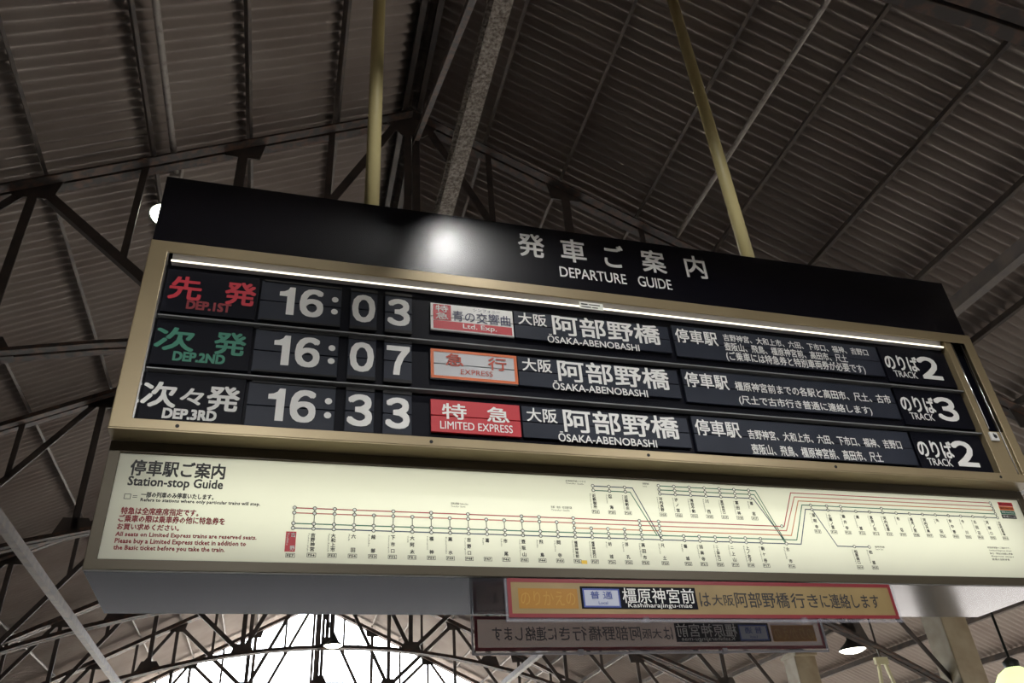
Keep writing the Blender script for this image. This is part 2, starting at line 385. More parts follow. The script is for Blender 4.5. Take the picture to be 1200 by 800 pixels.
b = MB().tube([(-2.03, Y0 - HY + .3, 6.86), (-2.03, 2.75 - HY, 6.86)], .027); b.box(-2.08, -1.99, 2.70 - HY, 2.80 - HY, 6.80, 6.98)
tag(b.build('conduit', 'conduit', smooth=False, loc=(HX, HY, 0), rotz=TH), 'pale conduit under the left slope ending in a bracket above the board corner', 'conduit')
b = MB().tube([(2.57, Y0 - HY + .3, 6.60), (2.57, 2.75 - HY, 6.60)], .022); b.box(2.53, 2.62, 2.70 - HY, 2.80 - HY, 6.54, 6.74)
tag(b.build('conduit', 'conduit', smooth=False, loc=(HX, HY, 0), rotz=TH), 'pale conduit under the right slope passing behind the cream hanging pole', 'conduit')

# columns at the open side
for i in range(len(TY)):
    b = MB(); u = COLU; b.box(u - .19, u + .19, -.17, .17, 0, roofz(u) - .24); b.box(u - .26, u + .26, -.24, .24, 0, .12)
    b.box(u - .20, u + .20, -.23, .23, roofz(u) - .33, roofz(u) - .27)
    c = b.build('trim_%d' % (i + 2), 'column', bevel=.012, loc=hall(0, TY[i]), rotz=TH); tag(c, None, None, kind='structure')

# ------------------------------------------------------------------ departure board
board = thing('departure_board', 'long black and gold split-flap departure board hanging on two cream poles', 'departure board', (0, 0, 2.5))
BZ = -2.5                                                          # children carry world heights, lowered by the root
def part(mb, name, m, parent=board, bevel=0., smooth=False, y=None):
    mb.v = [(a, b_, c + BZ) for a, b_, c in mb.v] if parent is board or parent is light else mb.v
    return mb.build(name, m, parent, smooth=smooth, bevel=bevel)
class Sub:                                                         # sub-parts share the root's frame, so only the heights move
    pass
def sub(mb, name, m, parent, smooth=False, bevel=0.):
    mb.v = [(a, b_, c + BZ) for a, b_, c in mb.v]; return mb.build(name, m, parent, smooth=smooth, bevel=bevel)
light = None
W, YF, YB, YD = 4.0, -.105, .612, -.075
ZB, ZT, ZH = 2.959, 3.79, 4.153
part(MB().box(.0, W, -.045, YB, ZB + .002, ZT - .002).box(.001, .05, -.098, -.045, ZB + .001, ZT - .001).box(W - .04, W - .001, -.098, -.045, ZB + .001, ZT - .001).box(.05, W - .04, -.098, -.045, ZB + .001, ZB + .02).box(.05, W - .04, -.098, -.045, ZT - .004, ZT - .001), 'cabinet', 'golddark', bevel=.004)
# front frame ring
def ringframe(x0, x1, z0, z1, a0, a1, c0, c1, y0, y1):
    m = MB(); o = [(x0, z0), (x1, z0), (x1, z1), (x0, z1)]; i = [(a0, c0), (a1, c0), (a1, c1), (a0, c1)]
    vv = [(p[0], y, p[1]) for y in (y0, y1) for p in o + i]; ff = []
    for k in range(4):
        j = (k + 1) % 4
        ff += [(k, j, 4 + j, 4 + k), (8 + j, 8 + k, 12 + k, 12 + j), (j, k, 8 + k, 8 + j), (4 + k, 4 + j, 12 + j, 12 + k)]
    return m.add(vv, ff)
fr = part(ringframe(0, W, ZB, ZT, .07, 3.945, 2.997, 3.735, YF, -.098), 'front_frame', 'gold', bevel=.003)
for x in (.218, 1.113, 2.008, 2.9, 3.80):
    m = MB().lathe([(0, 0), (.007, 0), (.007, .004), (0, .004)], n=10); m.v = [(x + a, YF - .001 - c * .3, 2.976 + b_) for a, b_, c in m.v]
    sub(m, 'screw', 'black', fr)
m = MB()
x = .28
while x < 3.9: m.box(x, x + .045, -.062, -.048, ZB - .001, ZB + .004); x += .148
part(m, 'vent_slot', 'black')
part(MB().box(.0, W, YF + .002, -.006, ZB - .004, ZB), 'bottom_lip', 'gold')
part(MB().box(.05, 3.96, -.058, -.052, 2.98, 3.786), 'backing', 'labelblack')
# left bright trim, right post, rod, latch
part(MB().box(.070, .0755, -.1065, -.06, 2.997, 3.735), 'inner_trim', 'chrome')
part(MB().box(3.822, 3.862, -.097, -.055, 2.99, 3.75).box(3.862, 3.955, -.094, -.055, 2.99, 3.225), 'end_post', 'gold', bevel=.002)
part(MB().tube([(3.872, -.09, 3.24), (3.872, -.09, 3.73)], .0045, 10).tube([(3.928, -.094, 2.999), (3.928, -.094, 3.73)], .004, 10), 'locking_rod', 'chrome', smooth=True)
lat = part(MB().box(3.846, 3.892, -.108, -.098, 3.168, 3.213), 'latch', 'white', bevel=.002)
sub(MB().disc(3.872, 3.19, .011, -.1095).quad(3.862, 3.87, 3.19, 3.205, -.1095), 'keyhole', 'ink', lat)
# reflector and tube along the top
part(MB().add([(.085, -.072, 3.712), (3.815, -.072, 3.712), (3.815, -.092, 3.784), (.085, -.092, 3.784)], [(0, 1, 2, 3)]).box(.085, 3.815, -.086, -.06, 3.704, 3.712), 'reflector', 'reflector')
part(MB().tube([(.085, -.090, 3.707), (3.81, -.090, 3.707)], .0035, 10), 'light_tube', 'tube', smooth=True)
# row rails
for z in (3.446, 3.212): part(MB().box(.078, 3.82, -.090, -.058, z - .003, z + .003), 'row_rail', 'rail', bevel=.001)
# flap helpers
def flap(x0, x1, z0, z1, m='flap', y=YD, name='flap', hinge=True):
    zm = (z0 + z1) / 2; b = MB()
    if hinge: b.box(x0, x1, y, y + .012, z0, zm - .0018).box(x0, x1, y, y + .012, zm + .0018, z1)
    else: b.box(x0, x1, y, y + .012, z0, z1)
    return part(b, name, m, bevel=.0015)
YT = YD - .0012
def slab(b, x0, x1, zs, parent, name, m): return sub(b, name, m, parent)
def letters(items, m, parent, name='lettering', bold=.012, res=3, y=YT):
    b = MB()
    for t, x0, x1, z0, z1 in items: b.text(t, x0, x1, z0, z1, y, bold, res)
    return sub(b, name, m, parent)
ROW = [3.579, 3.343, 3.104]
FW = lambda t: ''.join(chr(ord(c) + 0xFEE0) for c in t)
rows = [dict(lab=[('先', .094, .215), ('発', .30, .418)], dep='DEP.1ST', dx=(.168, .332), col='red', hh='16', t='0', o='3'),
        dict(lab=[('次', .082, .222), ('発', .29, .406)], dep='DEP.2ND', dx=(.155, .338), col='green', hh='16', t='0', o='7'),
        dict(lab=[('次', .077, .195), ('々', .205, .285), ('発', .295, .41)], dep='DEP.3RD', dx=(.157, .338), col='white', hh='16', t='3', o='3')]
L1 = '吉野神宮、大和上市、六田、下市口、福神、吉野口'; L2 = '壺阪山、飛鳥、橿原神宮前、高田市、尺土'
for r, (c, d) in enumerate(zip(ROW, rows)):
    lab = flap(.078, .424, c - .104, c + .100, 'labelblack', YD + .004, 'row_label', False)
    zz = (3.535, 3.648) if r == 0 else (c - .042, c + .062)
    letters([(g, a, b_, zz[0] + (.018 if g == '々' else 0), zz[1] - (.018 if g == '々' else 0)) for g, a, b_ in d['lab']], d['col'], lab, bold=.022, y=YD + .0028)
    letters([(d['dep'], *d['dx'], c - .084, c - .042)], ['deepred', 'green', 'white'][r], lab, bold=.05, y=YD + .0028)
    h = flap(.435, .752, c - .103, c + .088, name='hour_flap')
    b = MB().text(FW('6'), .588, .682, c - .068, c + .070, YT, .036, 4)
    b.add([(x, YT - .0004, c + z) for x, z in ((.538, -.067), (.568, -.067), (.568, .069), (.547, .069), (.540, .055), (.526, .046), (.508, .043), (.508, .022), (.538, .022))], [tuple(range(9))])
    sub(b, 'numerals', 'flapwhite', h)
    b = MB(); b.disc(.727, c + .030, .0135, YT, 16).disc(.727, c - .030, .0135, YT, 16); sub(b, 'colon', 'flapwhite', h)
    f = flap(.790, .899, c - .096, c + .09, name='minute_flap'); letters([(FW(d['t']), .797, .892, c - .068, c + .070)], 'flapwhite', f, 'numerals', .036)
    f = flap(.932, 1.044, c - .096, c + .09, name='minute_flap'); letters([(FW(d['o']), .942, 1.036, c - .068, c + .068)], 'flapwhite', f, 'numerals', .036)
    # black shutters above and below the flap windows
    b = MB()
    for x0, x1 in ((.79, .899), (.932, 1.044)): b.box(x0, x1, YD - .004, YD + .006, c + .083, c + .098).box(x0, x1, YD - .004, YD + .006, c - .104, c - .089)
    b.box(.445, .752, YD - .004, YD + .004, c + .086, c + .094).box(.445, .752, YD - .004, YD + .004, c - .104, c - .096)
    part(b, 'window_surround', 'black')
    de = flap(1.492, 2.235, c - .067, c + .074, name='destination_flap')
    dz = 0 if r else .002
    letters([('大阪', 1.511, 1.642, c + .004, c + .068)], 'flapwhite', de, bold=.012)
    letters([('阿部野橋', 1.668, 2.188, c - .031, c + .076)], 'flapwhite', de, bold=.018)
    letters([('ŌSAKA-ABENOBASHI', 1.638, 2.072, c - .076, c - .031)], 'flapwhite', de, bold=.012)
    sp = flap(2.258, 3.385, c - .080, c + .09, name='stops_flap')
    letters([('停車駅', 2.268, 2.486, c - .004, c + .074)], 'flapwhite', sp, bold=.014)
    if r == 0: it = [(L1, 2.52, 3.328, c + .031, c + .071), (L2, 2.516, 3.19, c - .022, c + .024), ('(ご乗車には特急券と特別車両券が必要です)', 2.512, 3.274, c - .083, c - .026)]
    elif r == 1: it = [('橿原神宮前までの各駅と高田市、尺土、古市', 2.518, 3.36, c - .001, c + .047), ('(尺土で古市行き普通に連絡します)', 2.52, 3.227, c - .076, c - .025)]
    else: it = [(L1, 2.522, 3.325, c - .004, c + .042), (L2, 2.522, 3.194, c - .077, c - .027)]
    letters(it, 'flapwhite', sp, bold=.01, res=2)
    tk = flap(3.405, 3.815, c - .104, c + .10, 'labelblack', YD + .004, 'track_label', False)
    letters([('のりば', 3.417, 3.618, c - .032, c + .058)], 'flapwhite', tk, bold=.02, y=YD + .0028)
    letters([('TRACK', 3.447, 3.586, c - .073, c - .036)], 'flapwhite', tk, bold=.008, y=YD + .0028)
    letters([(FW(['2', '3', '2'][r]), 3.618, 3.744, c - .068, c + .066)], 'flapwhite', tk, 'numerals', .036, y=YD + .0028)
# the three train type flaps
c = ROW[0]
f = flap(1.124, 1.487, c - .066, c + .070, 'flapwhite', name='train_type_flap')
sub(MB().box(1.135, 1.212, YT - .0002, YT, c - .016, c + .064), 'red_field', 'flapred', f)
sub(MB().box(1.135, 1.479, YT - .0002, YT, c - .060, c - .019), 'red_strip', 'flapred', f)
letters([('特', 1.145, 1.20, c + .025, c + .060), ('急', 1.145, 1.20, c - .012, c + .022)], 'flapwhite', f, bold=.012, y=YT - .0012)
letters([('青の交響曲', 1.218, 1.474, c - .014, c + .040)], 'navy', f, bold=.004, y=YT - .0012)
letters([('シンフォニー', 1.31, 1.43, c + .046, c + .060)], 'navy', f, bold=.0, y=YT - .0012)
letters([('Ltd. Exp.', 1.262, 1.41, c - .056, c - .025)], 'flapwhite', f, bold=.012, y=YT - .0012)
c = ROW[1]
f = flap(1.121, 1.488, c - .066, c + .073, 'palegrey', name='train_type_flap')
sub(MB().outline(1.121, 1.488, c - .066, c + .073, .013, YT - .0002), 'orange_border', 'orange', f)
letters([('急', 1.183, 1.258, c - .004, c + .056), ('行', 1.362, 1.442, c - .008, c + .054)], 'orangered', f, bold=.014, y=YT - .0012)
letters([('EXPRESS', 1.245, 1.38, c - .040, c - .016)], 'orangered', f, bold=.0, y=YT - .0012)
c = ROW[2]
f = flap(1.119, 1.484, c - .068, c + .075, 'flapred', name='train_type_flap')
letters([('特', 1.163, 1.262, c - .010, c + .060), ('急', 1.345, 1.438, c - .010, c + .058)], 'flapwhite', f, bold=.016)
letters([('LIMITED EXPRESS', 1.155, 1.448, c - .054, c - .020)], 'flapwhite', f, bold=.006)
# header
hd = part(MB().box(0, W, -.086, .593, ZT + .001, ZH), 'header', 'header', bevel=.003)
b = MB()
for g, x0, x1 in (('発', 1.539, 1.668), ('車', 1.748, 1.876), ('ご', 1.968, 2.073), ('案', 2.163, 2.292), ('内', 2.398, 2.513)): b.text(g, x0, x1, 3.963, 4.103, -.0875, .016, 4)
b.text('DEPARTURE', 1.73, 2.064, 3.868, 3.928, -.0875, .01, 4); b.text('GUIDE', 2.124, 2.30, 3.868, 3.930, -.0875, .01, 4)
sub(b, 'lettering', 'white', hd)
part(MB().box(.0755, 3.82, -.0972, -.0958, 2.99, 3.745), 'front_glass', 'glass')
part(MB().box(W, W + .06, -.03, .08, 2.957, 3.0).box(W - .004, W, -.02, .07, 2.965, 2.99), 'side_bracket', 'white', bevel=.003)
stk = MB().box(1.80, 1.915, -.0992, -.0975, 3.690, 3.7265).build('sticker', 'marker'); tag(stk, 'small white paper sticker on the glass at the top of the departure board', 'sticker')
b = MB().quad(1.808, 1.84, 3.711, 3.718, -.0996).quad(1.845, 1.90, 3.712, 3.717, -.0996).quad(1.808, 1.855, 3.697, 3.703, -.0996).quad(1.86, 1.888, 3.697, 3.702, -.0996); b.build('print', 'ink', stk)

# ------------------------------------------------------------------ station guide lightbox
light = thing('station_guide_lightbox', 'backlit cream station-stop guide box below the departure board', 'lightbox', (0, 0, 2.5))
D = .507
b = MB().box(.0, W, .13, .14, 2.508, 2.954).box(0, .012, .002, D, 2.506, 2.954).box(W - .012, W, .002, D, 2.506, 2.954).box(0, W, D - .01, D, 2.506, 2.954).box(0, W, .002, D, 2.945, 2.954)
part(b, 'housing', 'reflector', light)
part(ringframe(0, W, 2.5, 2.954, .037, W - .037, 2.536, 2.912, -.008, .012), 'front_frame', 'golddark', light, bevel=.002)
part(MB().box(0.002, W - .002, .012, D, 2.5, 2.506), 'underside_panel', 'under', light)
dp = part(MB().box(.030, W - .030, 0, .004, 2.530, 2.918), 'diffuser_panel', 'diffuser', light)
ld = bpy.data.lights.new('guide_backlight', 'AREA'); ld.shape = 'RECTANGLE'; ld.size = 3.72; ld.size_y = .28; ld.energy = BACKLIGHT; ld.color = (1, .985, .93)
lo = bpy.data.objects.new('guide_backlight', ld); COL.objects.link(lo); lo.location = (2.06, .125, 2.735); lo.rotation_euler = (-math.pi / 2, 0, 0)
YL = -.0006
def gtext(items, m, bold=.0, res=1, name='lettering', y=YL):
    b = MB()
    for it in items: b.text(it[0], it[1], it[2], it[3], it[4], y, bold, res, *it[5:])
    return sub(b, name, m, dp)
gtext([('停車駅ご案内', .078, .389, 2.830, 2.890), ('Station-stop Guide', .079, .388, 2.783, 2.828)], 'ink', .022, 2)
b = MB().outline(.077, .098, 2.744, 2.763, .002, YL); b.quad(.104, .118, 2.756, 2.758, YL).quad(.104, .118, 2.750, 2.752, YL); sub(b, 'key_square', 'ink', dp)
gtext([('一部の列車のみ停車いたします。', .129, .363, 2.752, 2.773), ('Refers to stations where only particular trains will stop.', .13, .52, 2.734, 2.750)], 'ink', .03, 1)
gtext([('特急は全席座席指定です。', .077, .322, 2.690, 2.716), ('ご乗車の際は乗車券の他に特急券を', .074, .41, 2.663, 2.689), ('お買い求めください。', .075, .268, 2.636, 2.659),
       ('All seats on Limited Express trains are reserved seats.', .075, .52, 2.610, 2.630), ('Please buy a Limited Express ticket in addition to', .077, .488, 2.586, 2.608), ('the Basic ticket before you take the train.', .077, .422, 2.564, 2.585)], 'redink', .03, 1)
ZR, ZP, ZQ, ZG, ZN = 2.7355, 2.717, 2.697, 2.678, 2.6605
LW = .0042
X1 = [.638 + .0702 * i for i in range(20)] + [2.056, 2.156, 2.225, 2.297, 2.365, 2.436, 2.507, 2.625]
N1 = ['吉野', '吉野神宮', '大和上市', '六田', '越部', '下市口', '大阿太', '福神', '薬水', '吉野口', '葛', '市尾', '壺阪山', '飛鳥', '岡寺', '橿原神宮前', '橿原神宮西口', '坊城', '浮孔', '高田市', '尺土', '磐城', '当麻寺', '二上神社口', '二上山', '上ノ太子', '駒ヶ谷', '古市']
C1 = ['F57', 'F56', 'F55', 'F54', 'F53', 'F52', 'F51', 'F50', 'F49', 'F48', 'F47', 'F46', 'F45', 'F44', 'F43', 'F42', 'F27', 'F26', 'F25', 'F24', 'F23', 'F22', 'F21', 'F20', 'F19', 'F18', 'F17', 'F16']
R1 = ['Yoshino', 'Yoshino-jingu', 'Yamato-Kamiichi', 'Muda', 'Koshibe', 'Shimoichiguchi', 'Oada', 'Fukugami', 'Kusurimizu', 'Yoshinoguchi', 'Kuzu', 'Ichio', 'Tsubosakayama', 'Asuka', 'Okadera', 'Kashiharajingu-mae', 'Kashiharajingu-nishiguchi', 'Bojo', 'Ukiana', 'Takadashi', 'Shakudo', 'Iwaki', 'Taimadera', 'Nijo-jinjaguchi', 'Nijozan', 'Kaminotaishi', 'Komagatani', 'Furuichi']
class Markers:
    def __init__(s): s.p = []
    def disc(s, x, z, r, y): s.p.append((x, z))
ink = MB(); mark = Markers(); stem_ = MB(); tags = Markers()
def vname(x, z1, name, rom, code, h=.066, cw=.0155, dz_code=.012, target=None):
    b = target or ink; n = len(name)
    if n >= 5: cw *= .86
    ch = min(cw * 1.05, h / n * .96); gap = (h - ch) / max(n - 1, 1)
    for i, g in enumerate(name):
        zc = z1 - ch / 2 - gap * i if n > 1 else z1 - ch / 2
        if g in 'ーノヶ一二口': b.text(g, x - cw * .42, x + cw * .42, zc - ch * (.42 if g in 'ノヶ口' else .3), zc + ch * (.42 if g in 'ノヶ口' else .3), YL, .03, 1)
        else: b.text(g, x - cw / 2, x + cw / 2, zc - ch / 2, zc + ch / 2, YL, .03, 1)
    L = min(h, .0062 * len(rom)); ink.text(rom, x - cw / 2 - .0105, x - cw / 2 - .004, z1 - L, z1, YL, 0, 1, 1)
    if code:
        zc = z1 - h - .012
        tags.disc(x - .001, zc - .001, 0, 0); ink.text(code, x - .0125, x + .0105, zc - .0055, zc + .0032, YL, .05, 1)
stops_red = {0, 1, 2, 3, 5, 7, 9, 12, 13, 15, 19, 20, 27}
for i, x in enumerate(X1):
    zs = [ZG, ZN]
    if i <= 15: zs.append(ZP)
    if i > 15 and i <= 20 and i != 15: zs.append(ZQ)
    if i in stops_red and i < 27: zs.append(ZR)
    if i in (15, 19, 20): zs += [ZP, ZQ]
    if i > 20: zs = [ZG, ZN] if i < 27 else [ZN, ZR]
    for z in sorted(set(zs)): mark.disc(x, z, .0062, YL - .0012)
    if i <= 20: stem_.line([(x, min(zs)), (x, max(zs))], .0028, YL)
    if i: vname(x, 2.645, N1[i], R1[i], C1[i])
sub(MB().quad(.616, .651, 2.576, 2.648, YL), 'station_highlight', 'flapred', dp)
wh = MB(); wh.text('吉', .633, .649, 2.628, 2.644, YL - .001, .008, 1).text('野', .633, .649, 2.580, 2.597, YL - .001, .008, 1).text('Yoshino', .620, .628, 2.598, 2.643, YL - .001, 0, 1, 1)
sub(wh, 'station_highlight_lettering', 'white', dp); tags.disc(.6365, 2.563, 0, 0); ink.text('F57', .625, .648, 2.558, 2.567, YL, .05, 1)
sub(MB().quad(1.705, 1.728, 2.556, 2.570, YL), 'transfer_tag', 'yellowtag', dp)
# Gose branch
GX = [1.791, 1.861, 1.930]
for x, nme, rm, cd in zip(GX, ['近鉄御所', '忍海', '近鉄新庄'], ['Kintetsu Gose', 'Oshimi', 'Kintetsu-Shinjo'], ['P26', 'P25', 'P24']):
    for z in (2.876, 2.857): mark.disc(x, z, .006, YL - .0012)
    stem_.line([(x, 2.857), (x, 2.876)], .0028, YL); vname(x, 2.842, nme, rm, cd, .062)
# Nagano branch
NX = [2.084 + .0703 * i for i in range(7)]
for x, nme, rm, cd in zip(NX, ['河内長野', '汐ノ宮', '滝谷不動', '川西', '富田林西口', '富田林', '喜志'], ['Kawachi-Nagano', 'Shionomiya', 'Takidanifudo', 'Kawanishi', 'Tondabayashi-nishiguchi', 'Tondabayashi', 'Kishi'], ['O23', 'O22', 'O21', 'O20', 'O19', 'O18', 'O17']):
    for z in (2.891, 2.873, 2.855): mark.disc(x, z, .006, YL - .0012)
    stem_.line([(x, 2.855), (x, 2.891)], .0028, YL); vname(x, 2.841, nme, rm, cd, .062)
# right hand stations
RX = [2.798, 2.879, 2.950, 3.022, 3.093, 3.163, 3.235, 3.306, 3.377, 3.448, 3.520, 3.589, 3.658, 3.728, 3.799]
RN = ['道明寺', '土師ノ里', '藤井寺', '高鷲', '恵我ノ荘', '河内松原', '布忍', '高見ノ里', '河内天美', '矢田', '針中野', '今川', '北田辺', '河堀口', '大阪阿部野橋']
RR = ['Domyoji', 'Hajinosato', 'Fujiidera', 'Takawashi', 'Eganosho', 'Kawachi-Matsubara', 'Nunose', 'Takaminosato', 'Kawachi-Amami', 'Yata', 'Harinakano', 'Imagawa', 'Kitatanabe', 'Koboreguchi', 'Osaka-Abenobashi']
for i, (x, nme, rm) in enumerate(zip(RX, RN, RR)):
    zz = [2.817] if i not in (0, 2, 5, 14) else [2.817, 2.836]
    if i in (1, 2): zz = [2.817, 2.836]
    if i == 14: zz = [2.817, 2.836, 2.855, 2.872, 2.889]
    for z in zz: mark.disc(x - (.001 if i < 14 else (z - 2.817) * .1), z, .006, YL - .0012)
    if len(zz) > 1: stem_.line([(x, zz[0]), (x, zz[-1])], .0028, YL)
    vname(x, 2.800, nme, rm, 'F%02d' % (15 - i), .068)
for x, nme, rm, cd in ((2.957, '柏原南口', 'Kashiwara-minamiguchi', 'N14'), (3.032, '柏原', 'Kashiwara', 'N15')):
    mark.disc(x, 2.657, .006, YL - .0012); vname(x, 2.643, nme, rm, cd, .062)
# route lines
def route(pts, m, w_=LW): sub(MB().line(pts, w_, YL + .0001), 'route_line', m, dp)
route([(.638, ZR), (2.637, ZR), (2.714, 2.890), (3.796, 2.890)], 'linered')
route([(.638, ZP), (2.643, ZP), (2.727, 2.872), (3.796, 2.872)], 'linepink')
route([(1.689, ZP), (1.694, ZQ), (2.661, ZQ), (2.741, 2.854), (3.797, 2.854)], 'lineorange')
route([(.638, ZG), (2.681, ZG), (2.754, 2.836), (3.80, 2.836)], 'linegreen')
route([(.638, ZN), (2.697, ZN), (2.766, 2.817), (3.80, 2.817)], 'linenavy')
route([(1.791, 2.876), (1.965, 2.876), (2.056, ZN)], 'linenavy'); route([(1.791, 2.857), (1.952, 2.857), (2.040, ZG)], 'linegreen')
for dz, dx in ((.0, 0), (-.018, -.010), (-.036, -.020)): route([(2.084, 2.891 + dz), (2.540 + dx, 2.891 + dz), (2.628 + dx * .5, ZN + (0 if dx > -.015 else .02))], ['linered', 'linegreen', 'linenavy'][int(-dz / .018)] if dz else 'linegreen')
route([(2.799, 2.817), (2.874, 2.657), (3.034, 2.657)], 'linenavy')
# small captions
for t, x0, x1, z0, z1 in (('近鉄吉野線 Yoshino Line', 1.206, 1.272, 2.772, 2.781), ('京都・奈良・名古屋方面', 1.604, 1.691, 2.774, 2.784), ('近鉄御所線のりかえ', 1.677, 1.764, 2.889, 2.897), ('長野線', 2.013, 2.042, 2.893, 2.901), ('道明寺線', 3.062, 3.112, 2.655, 2.663)):
    ink.text(t, x0, x1, z0, z1, YL, .004, 1); ink.text('Transfer Guide', x0, x1 - .01, z0 - .010, z0 - .003, YL, 0, 1)
for i, t in enumerate(('特急停車駅のご案内です。', 'Limited Express stops', '急行・準急は各駅に停車', 'Express stops', '普通は全駅停車')):
    ink.text(t, 3.672 + .004 * (i % 2), 3.80 - .03 * (i > 3), 2.668 - i * .0135, 2.677 - i * .0135, YL, .004, 1)
sub(ink, 'station_lettering', 'ink', dp); sub(stem_, 'route_crossbar', 'ink', dp)
mm = None
for x, z in mark.p:
    if mm is None:
        mo = sub(MB().disc(0, 2.5, .0056, 0, 14).ring(0, 2.5, .0048, .0074, -.0004, 14), 'station_marker', 'marker', dp); mm = mo.data; mm.materials.append(M['ink'])
        for q in mm.polygons: q.material_index = 0 if len(q.vertices) > 4 else 1
    else:
        mo = bpy.data.objects.new('station_marker', mm); COL.objects.link(mo); mo.parent = dp
    mo.location = (x, YL - .0012, z + BZ)
cm = None
for x, z in tags.p:
    if cm is None: co = sub(MB().outline(-.0155, .0155, 2.4925, 2.5075, .0016, 0), 'station_code_outline', 'ink', dp); cm = co.data
    else: co = bpy.data.objects.new('station_code_outline', cm); COL.objects.link(co); co.parent = dp
    co.location = (x, YL, z + BZ)
for i, (m, t, mt) in enumerate((('flapred', '特急 Limited Exp.', 'ink'), ('orange', '急行 Express', 'ink'), ('linegreen', '準急 Semi-Exp.', 'white'), ('ink', '普通 Local', 'white'))):
    z = 2.887 - .0205 * i; x = 3.838 - .0025 * i
    lg = sub(MB().quad(x, x + .085, z - .0095, z + .0095, YL), 'legend_tag', m, dp); g = MB(); g.text(t, x + .006, x + .078, z - .0055, z + .0055, YL - .001, .004, 1); sub(g, 'legend_lettering', mt, lg)

# ------------------------------------------------------------------ connection notices under the box
def notice(name, label, y, back):
    root = thing(name, label, 'notice', (0, y, 2.352))
    lift = .0008 if back else -.0008
    def add(mb, nm, m, par=root, **k):
        vv = [(a, b_, c - 2.352) for a, b_, c in mb.v]
        if back: vv = [(2 * 2.236 - a, -b_, c) for a, b_, c in vv]
        mb.v = vv; return mb.build(nm, m, par, **k)
    x0, x1, z0, z1 = 1.404, 3.068, 2.356, 2.496
    add(MB().box(x0 - .006, x1 + .008, .002, .005, z0 - .008, z1), 'clear_sleeve', 'acrylic')
    e = MB().box(x0 - .010, x0 - .004, -.004, .006, z0 - .010, z1).box(x1 + .006, x1 + .012, -.004, .006, z0 - .010, z1).box(x0 - .010, x1 + .012, -.004, .006, z0 - .015, z0 - .007)
    for xx in (1.92, 2.60): e.box(xx, xx + .022, -.007, .008, z0 - .018, z0 + .004)
    add(e, 'sleeve_edge', 'acrylicedge' if back else 'acrylic')
    sh = add(MB().box(x0 + .012, x1 - .012, -.0005, .0005, z0 + .012, z1 - .010), 'printed_sheet', 'noticeback' if back else 'noticebg')
    y1 = .0024 if back else -.0012          # the mirrored print shows on the near face of the translucent film
    add(MB().outline(x0, x1, z0, z1, .014, y1), 'red_border', 'noticered', sh)
    add(MB().quad(1.444, 1.672, 2.388, 2.460, y1), 'orange_block', 'noticeorange', sh)
    g = MB(); g.text('のりかえの', 1.452, 1.662, 2.398, 2.450, y1 + lift, .004, 2); add(g, 'faded_lettering', 'faded', sh)
    add(MB().quad(1.684, 2.158, 2.388, 2.470, y1), 'black_block', 'labelblack', sh)
    lb = add(MB().quad(1.697, 1.836, 2.397, 2.458, y1 + lift * .75), 'local_label', 'paleblue', sh)
    add(MB().outline(1.693, 1.840, 2.393, 2.462, .006, y1 + lift), 'blue_border', 'pblue', sh)
    g = MB(); g.text('普 通', 1.722, 1.81, 2.424, 2.452, y1 + lift * 1.75, .01, 2); g.text('Local', 1.752, 1.788, 2.404, 2.415, y1 + lift * 1.75, .004, 2); add(g, 'blue_lettering', 'pblue', sh)
    g = MB(); g.text('橿原神宮前', 1.851, 2.150, 2.410, 2.466, y1 + lift, .004, 2); g.text('Kashiharajingu-mae', 1.869, 2.133, 2.389, 2.410, y1 + lift, .002, 2); add(g, 'white_lettering', 'white', sh)
    g = MB(); g.text('は', 2.171, 2.215, 2.399, 2.452, y1, .008, 2); g.text('大阪', 2.224, 2.318, 2.403, 2.445, y1, .008, 2); g.text('阿部野橋', 2.324, 2.566, 2.396, 2.456, y1, .008, 2)
    g.text('行き', 2.575, 2.70, 2.396, 2.454, y1, .008, 2); g.text('に連絡します', 2.712, 2.992, 2.396, 2.454, y1, .008, 2)
    add(g, 'black_lettering', 'ink', sh)
    return root
notice('connection_notice', 'ochre train connection notice with red border, facing the camera under the lightbox', -.004, False)
notice('connection_notice', 'connection notice seen from behind, mirrored lettering in a clear sleeve', .512, True)

# ------------------------------------------------------------------ hanging poles
for x, y, lb in ((.895, .25, 'cream hanging pole above the DEP. time columns of the board'), (3.055, .25, 'cream hanging pole above the end of the board heading')):
    zt = roofz((x - HX)) - .06
    p = thing('hanging_pole', lb, 'pole', (x, y, ZH), group='poles carrying the board')
    MB().tube([(0, 0, 0.006), (0, 0, zt - ZH)], .038, 20).build('pipe', 'pole', p, smooth=False)
    for q in p.children[0].data.polygons: q.use_smooth = len(q.vertices) == 4
    MB().lathe([(0, 0), (.075, 0), (.075, .012), (0, .012)]).build('flange', 'pole', p)
    MB().box(-.09, .09, -.09, .09, zt - ZH - .012, zt - ZH).build('top_plate', 'pole', p)

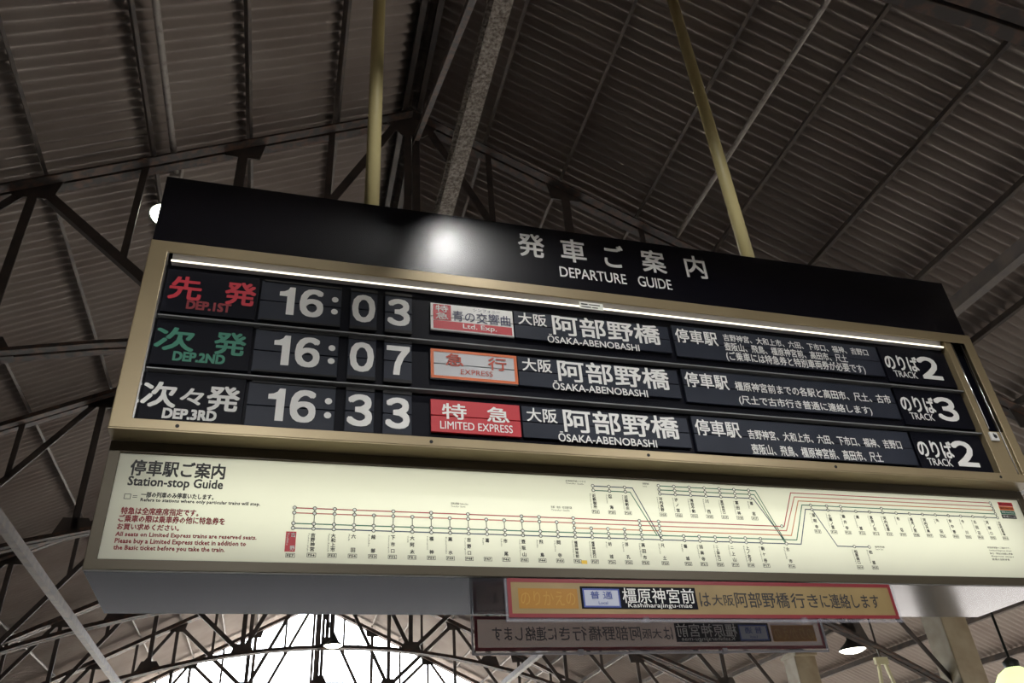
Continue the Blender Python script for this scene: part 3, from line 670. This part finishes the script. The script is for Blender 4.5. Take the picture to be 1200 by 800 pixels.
# ------------------------------------------------------------------ pendant lamps
def make_lamp(name, label, loc, stem_len, watts):
    t = thing(name, label, 'lamp', loc, 0, 'pendant lamps')
    o = MB().lathe([(.022, .20), (.035, .19), (.04, .13), (.075, .09), (.125, .05), (.165, .015), (.172, 0), (.168, 0), (.12, .045), (.07, .083), (.03, .12)]).build('shade', 'shade', t, smooth=True)
    MB().lathe([(0, -.036), (.06, -.032), (.115, -.018), (.15, 0), (.155, .008), (0, .01)]).build('glass_diffuser', 'lampglow', t, smooth=True)
    MB().tube([(0, 0, .19), (0, 0, stem_len)], .011, 10).build('stem', 'shade', t)
    if watts:
        sl = bpy.data.lights.new('lamp_light', 'SPOT'); sl.energy = watts; sl.spot_size = math.radians(165); sl.spot_blend = .35; sl.shadow_soft_size = .12; sl.color = (1, .985, .96)
        so = bpy.data.objects.new('lamp_light', sl); COL.objects.link(so); so.location = (loc[0], loc[1], loc[2] - .06)
    MB().lathe([(0, stem_len - .04), (.04, stem_len - .04), (.045, stem_len), (0, stem_len)]).build('ceiling_cup', 'shade', t)
    return t
def lamp(label, x, y, z, watts=0):
    u = (x - HX) * math.cos(TH) + (y - HY) * math.sin(TH)
    make_lamp('pendant_lamp', label, (x, y, z), roofz(u) - .03 - z, watts)
lamp('round lamp glowing past the upper corner of the black header', -.55, 2.93, 6.50)
lamp('pendant lamp hanging under the ridge in front of the bright open gable', 1.77, 12.3, 5.08)
lamp('dark domed lamp lit beneath, beyond the mirrored notice near the columns', 7.62, 6.05, 3.56)
t = thing('globe_lamp', 'bright round globe lamp at the lower corner of the view beside the columns', 'lamp', (7.28, 3.5, 2.65))
MB().lathe([(0, -.20), (.08, -.185), (.15, -.135), (.19, -.06), (.2, 0), (.185, .075), (.14, .14), (.06, .19), (0, .195)]).build('globe', 'globeglow', t, smooth=True)
MB().lathe([(.065, .18), (.07, .24), (.03, .27), (.012, .28), (.012, 2.2)], n=16).build('stem', 'shade', t, smooth=True)
lamp('pendant lamp behind the camera mirrored in the black header', 1.61, -2.1, 5.98, SPOT_FRONT)
lamp('low pendant lamp behind the camera on the station guide title side', .25, -3.5, 4.45, SPOT_FRONT)  # added lamp, only there to brighten the front of the board
lamp('low pendant lamp behind the camera on the track number side', 3.75, -3.5, 4.45, SPOT_FRONT)  # second added lamp, evens the light on the board's other end

# cream hanger
t = thing('sign_hanger', 'cream A-shaped steel hanger below the roof beside the domed lamp', 'bracket', (7.74, 5.75, 2.55))
MB().box(-.09, .09, -.02, .02, .78, .86).build('top_plate', 'cream', t)
for s in (-1, 1): MB().bar((s * .045, 0, .80), (s * .19, 0, 0), .035, .03, (0, 1, 0)).build('leg', 'cream', t)
MB().tube([(0, 0, .86), (0, 0, 1.95)], .012, 10).build('rod', 'steel', t)

# tree beyond the gable
t = thing('tree', 'green leafy tree outside beyond the open gable', 'tree', (-2.6, 27, 0))
MB().tube([(0, 0, 0), (.1, 0, 2.5), (0, .1, 5.2)], .16, 10).build('trunk', 'bark', t)
b = MB()
for i in range(1500):
    a = random.uniform(0, 6.283); e = random.gauss(0, 1); r = random.uniform(.3, 1) ** .5
    v = Vector((math.cos(a), math.sin(a), random.uniform(-1, 1))).normalized() * r; p = Vector((v.x * 1.5, v.y * 1.5, 5.6 + v.z * 1.6))
    d1 = Vector((random.gauss(0, 1), random.gauss(0, 1), random.gauss(0, 1))).normalized() * .13; d2 = d1.cross(Vector((random.gauss(0, 1), random.gauss(0, 1), random.gauss(0, 1)))).normalized() * .07
    b.add([p - d1, p + d2, p + d1, p - d2], [(0, 1, 2, 3)])
b.build('foliage', 'leaf', t)

COL.objects.unlink(_fo); bpy.data.objects.remove(_fo); bpy.data.curves.remove(_fc)
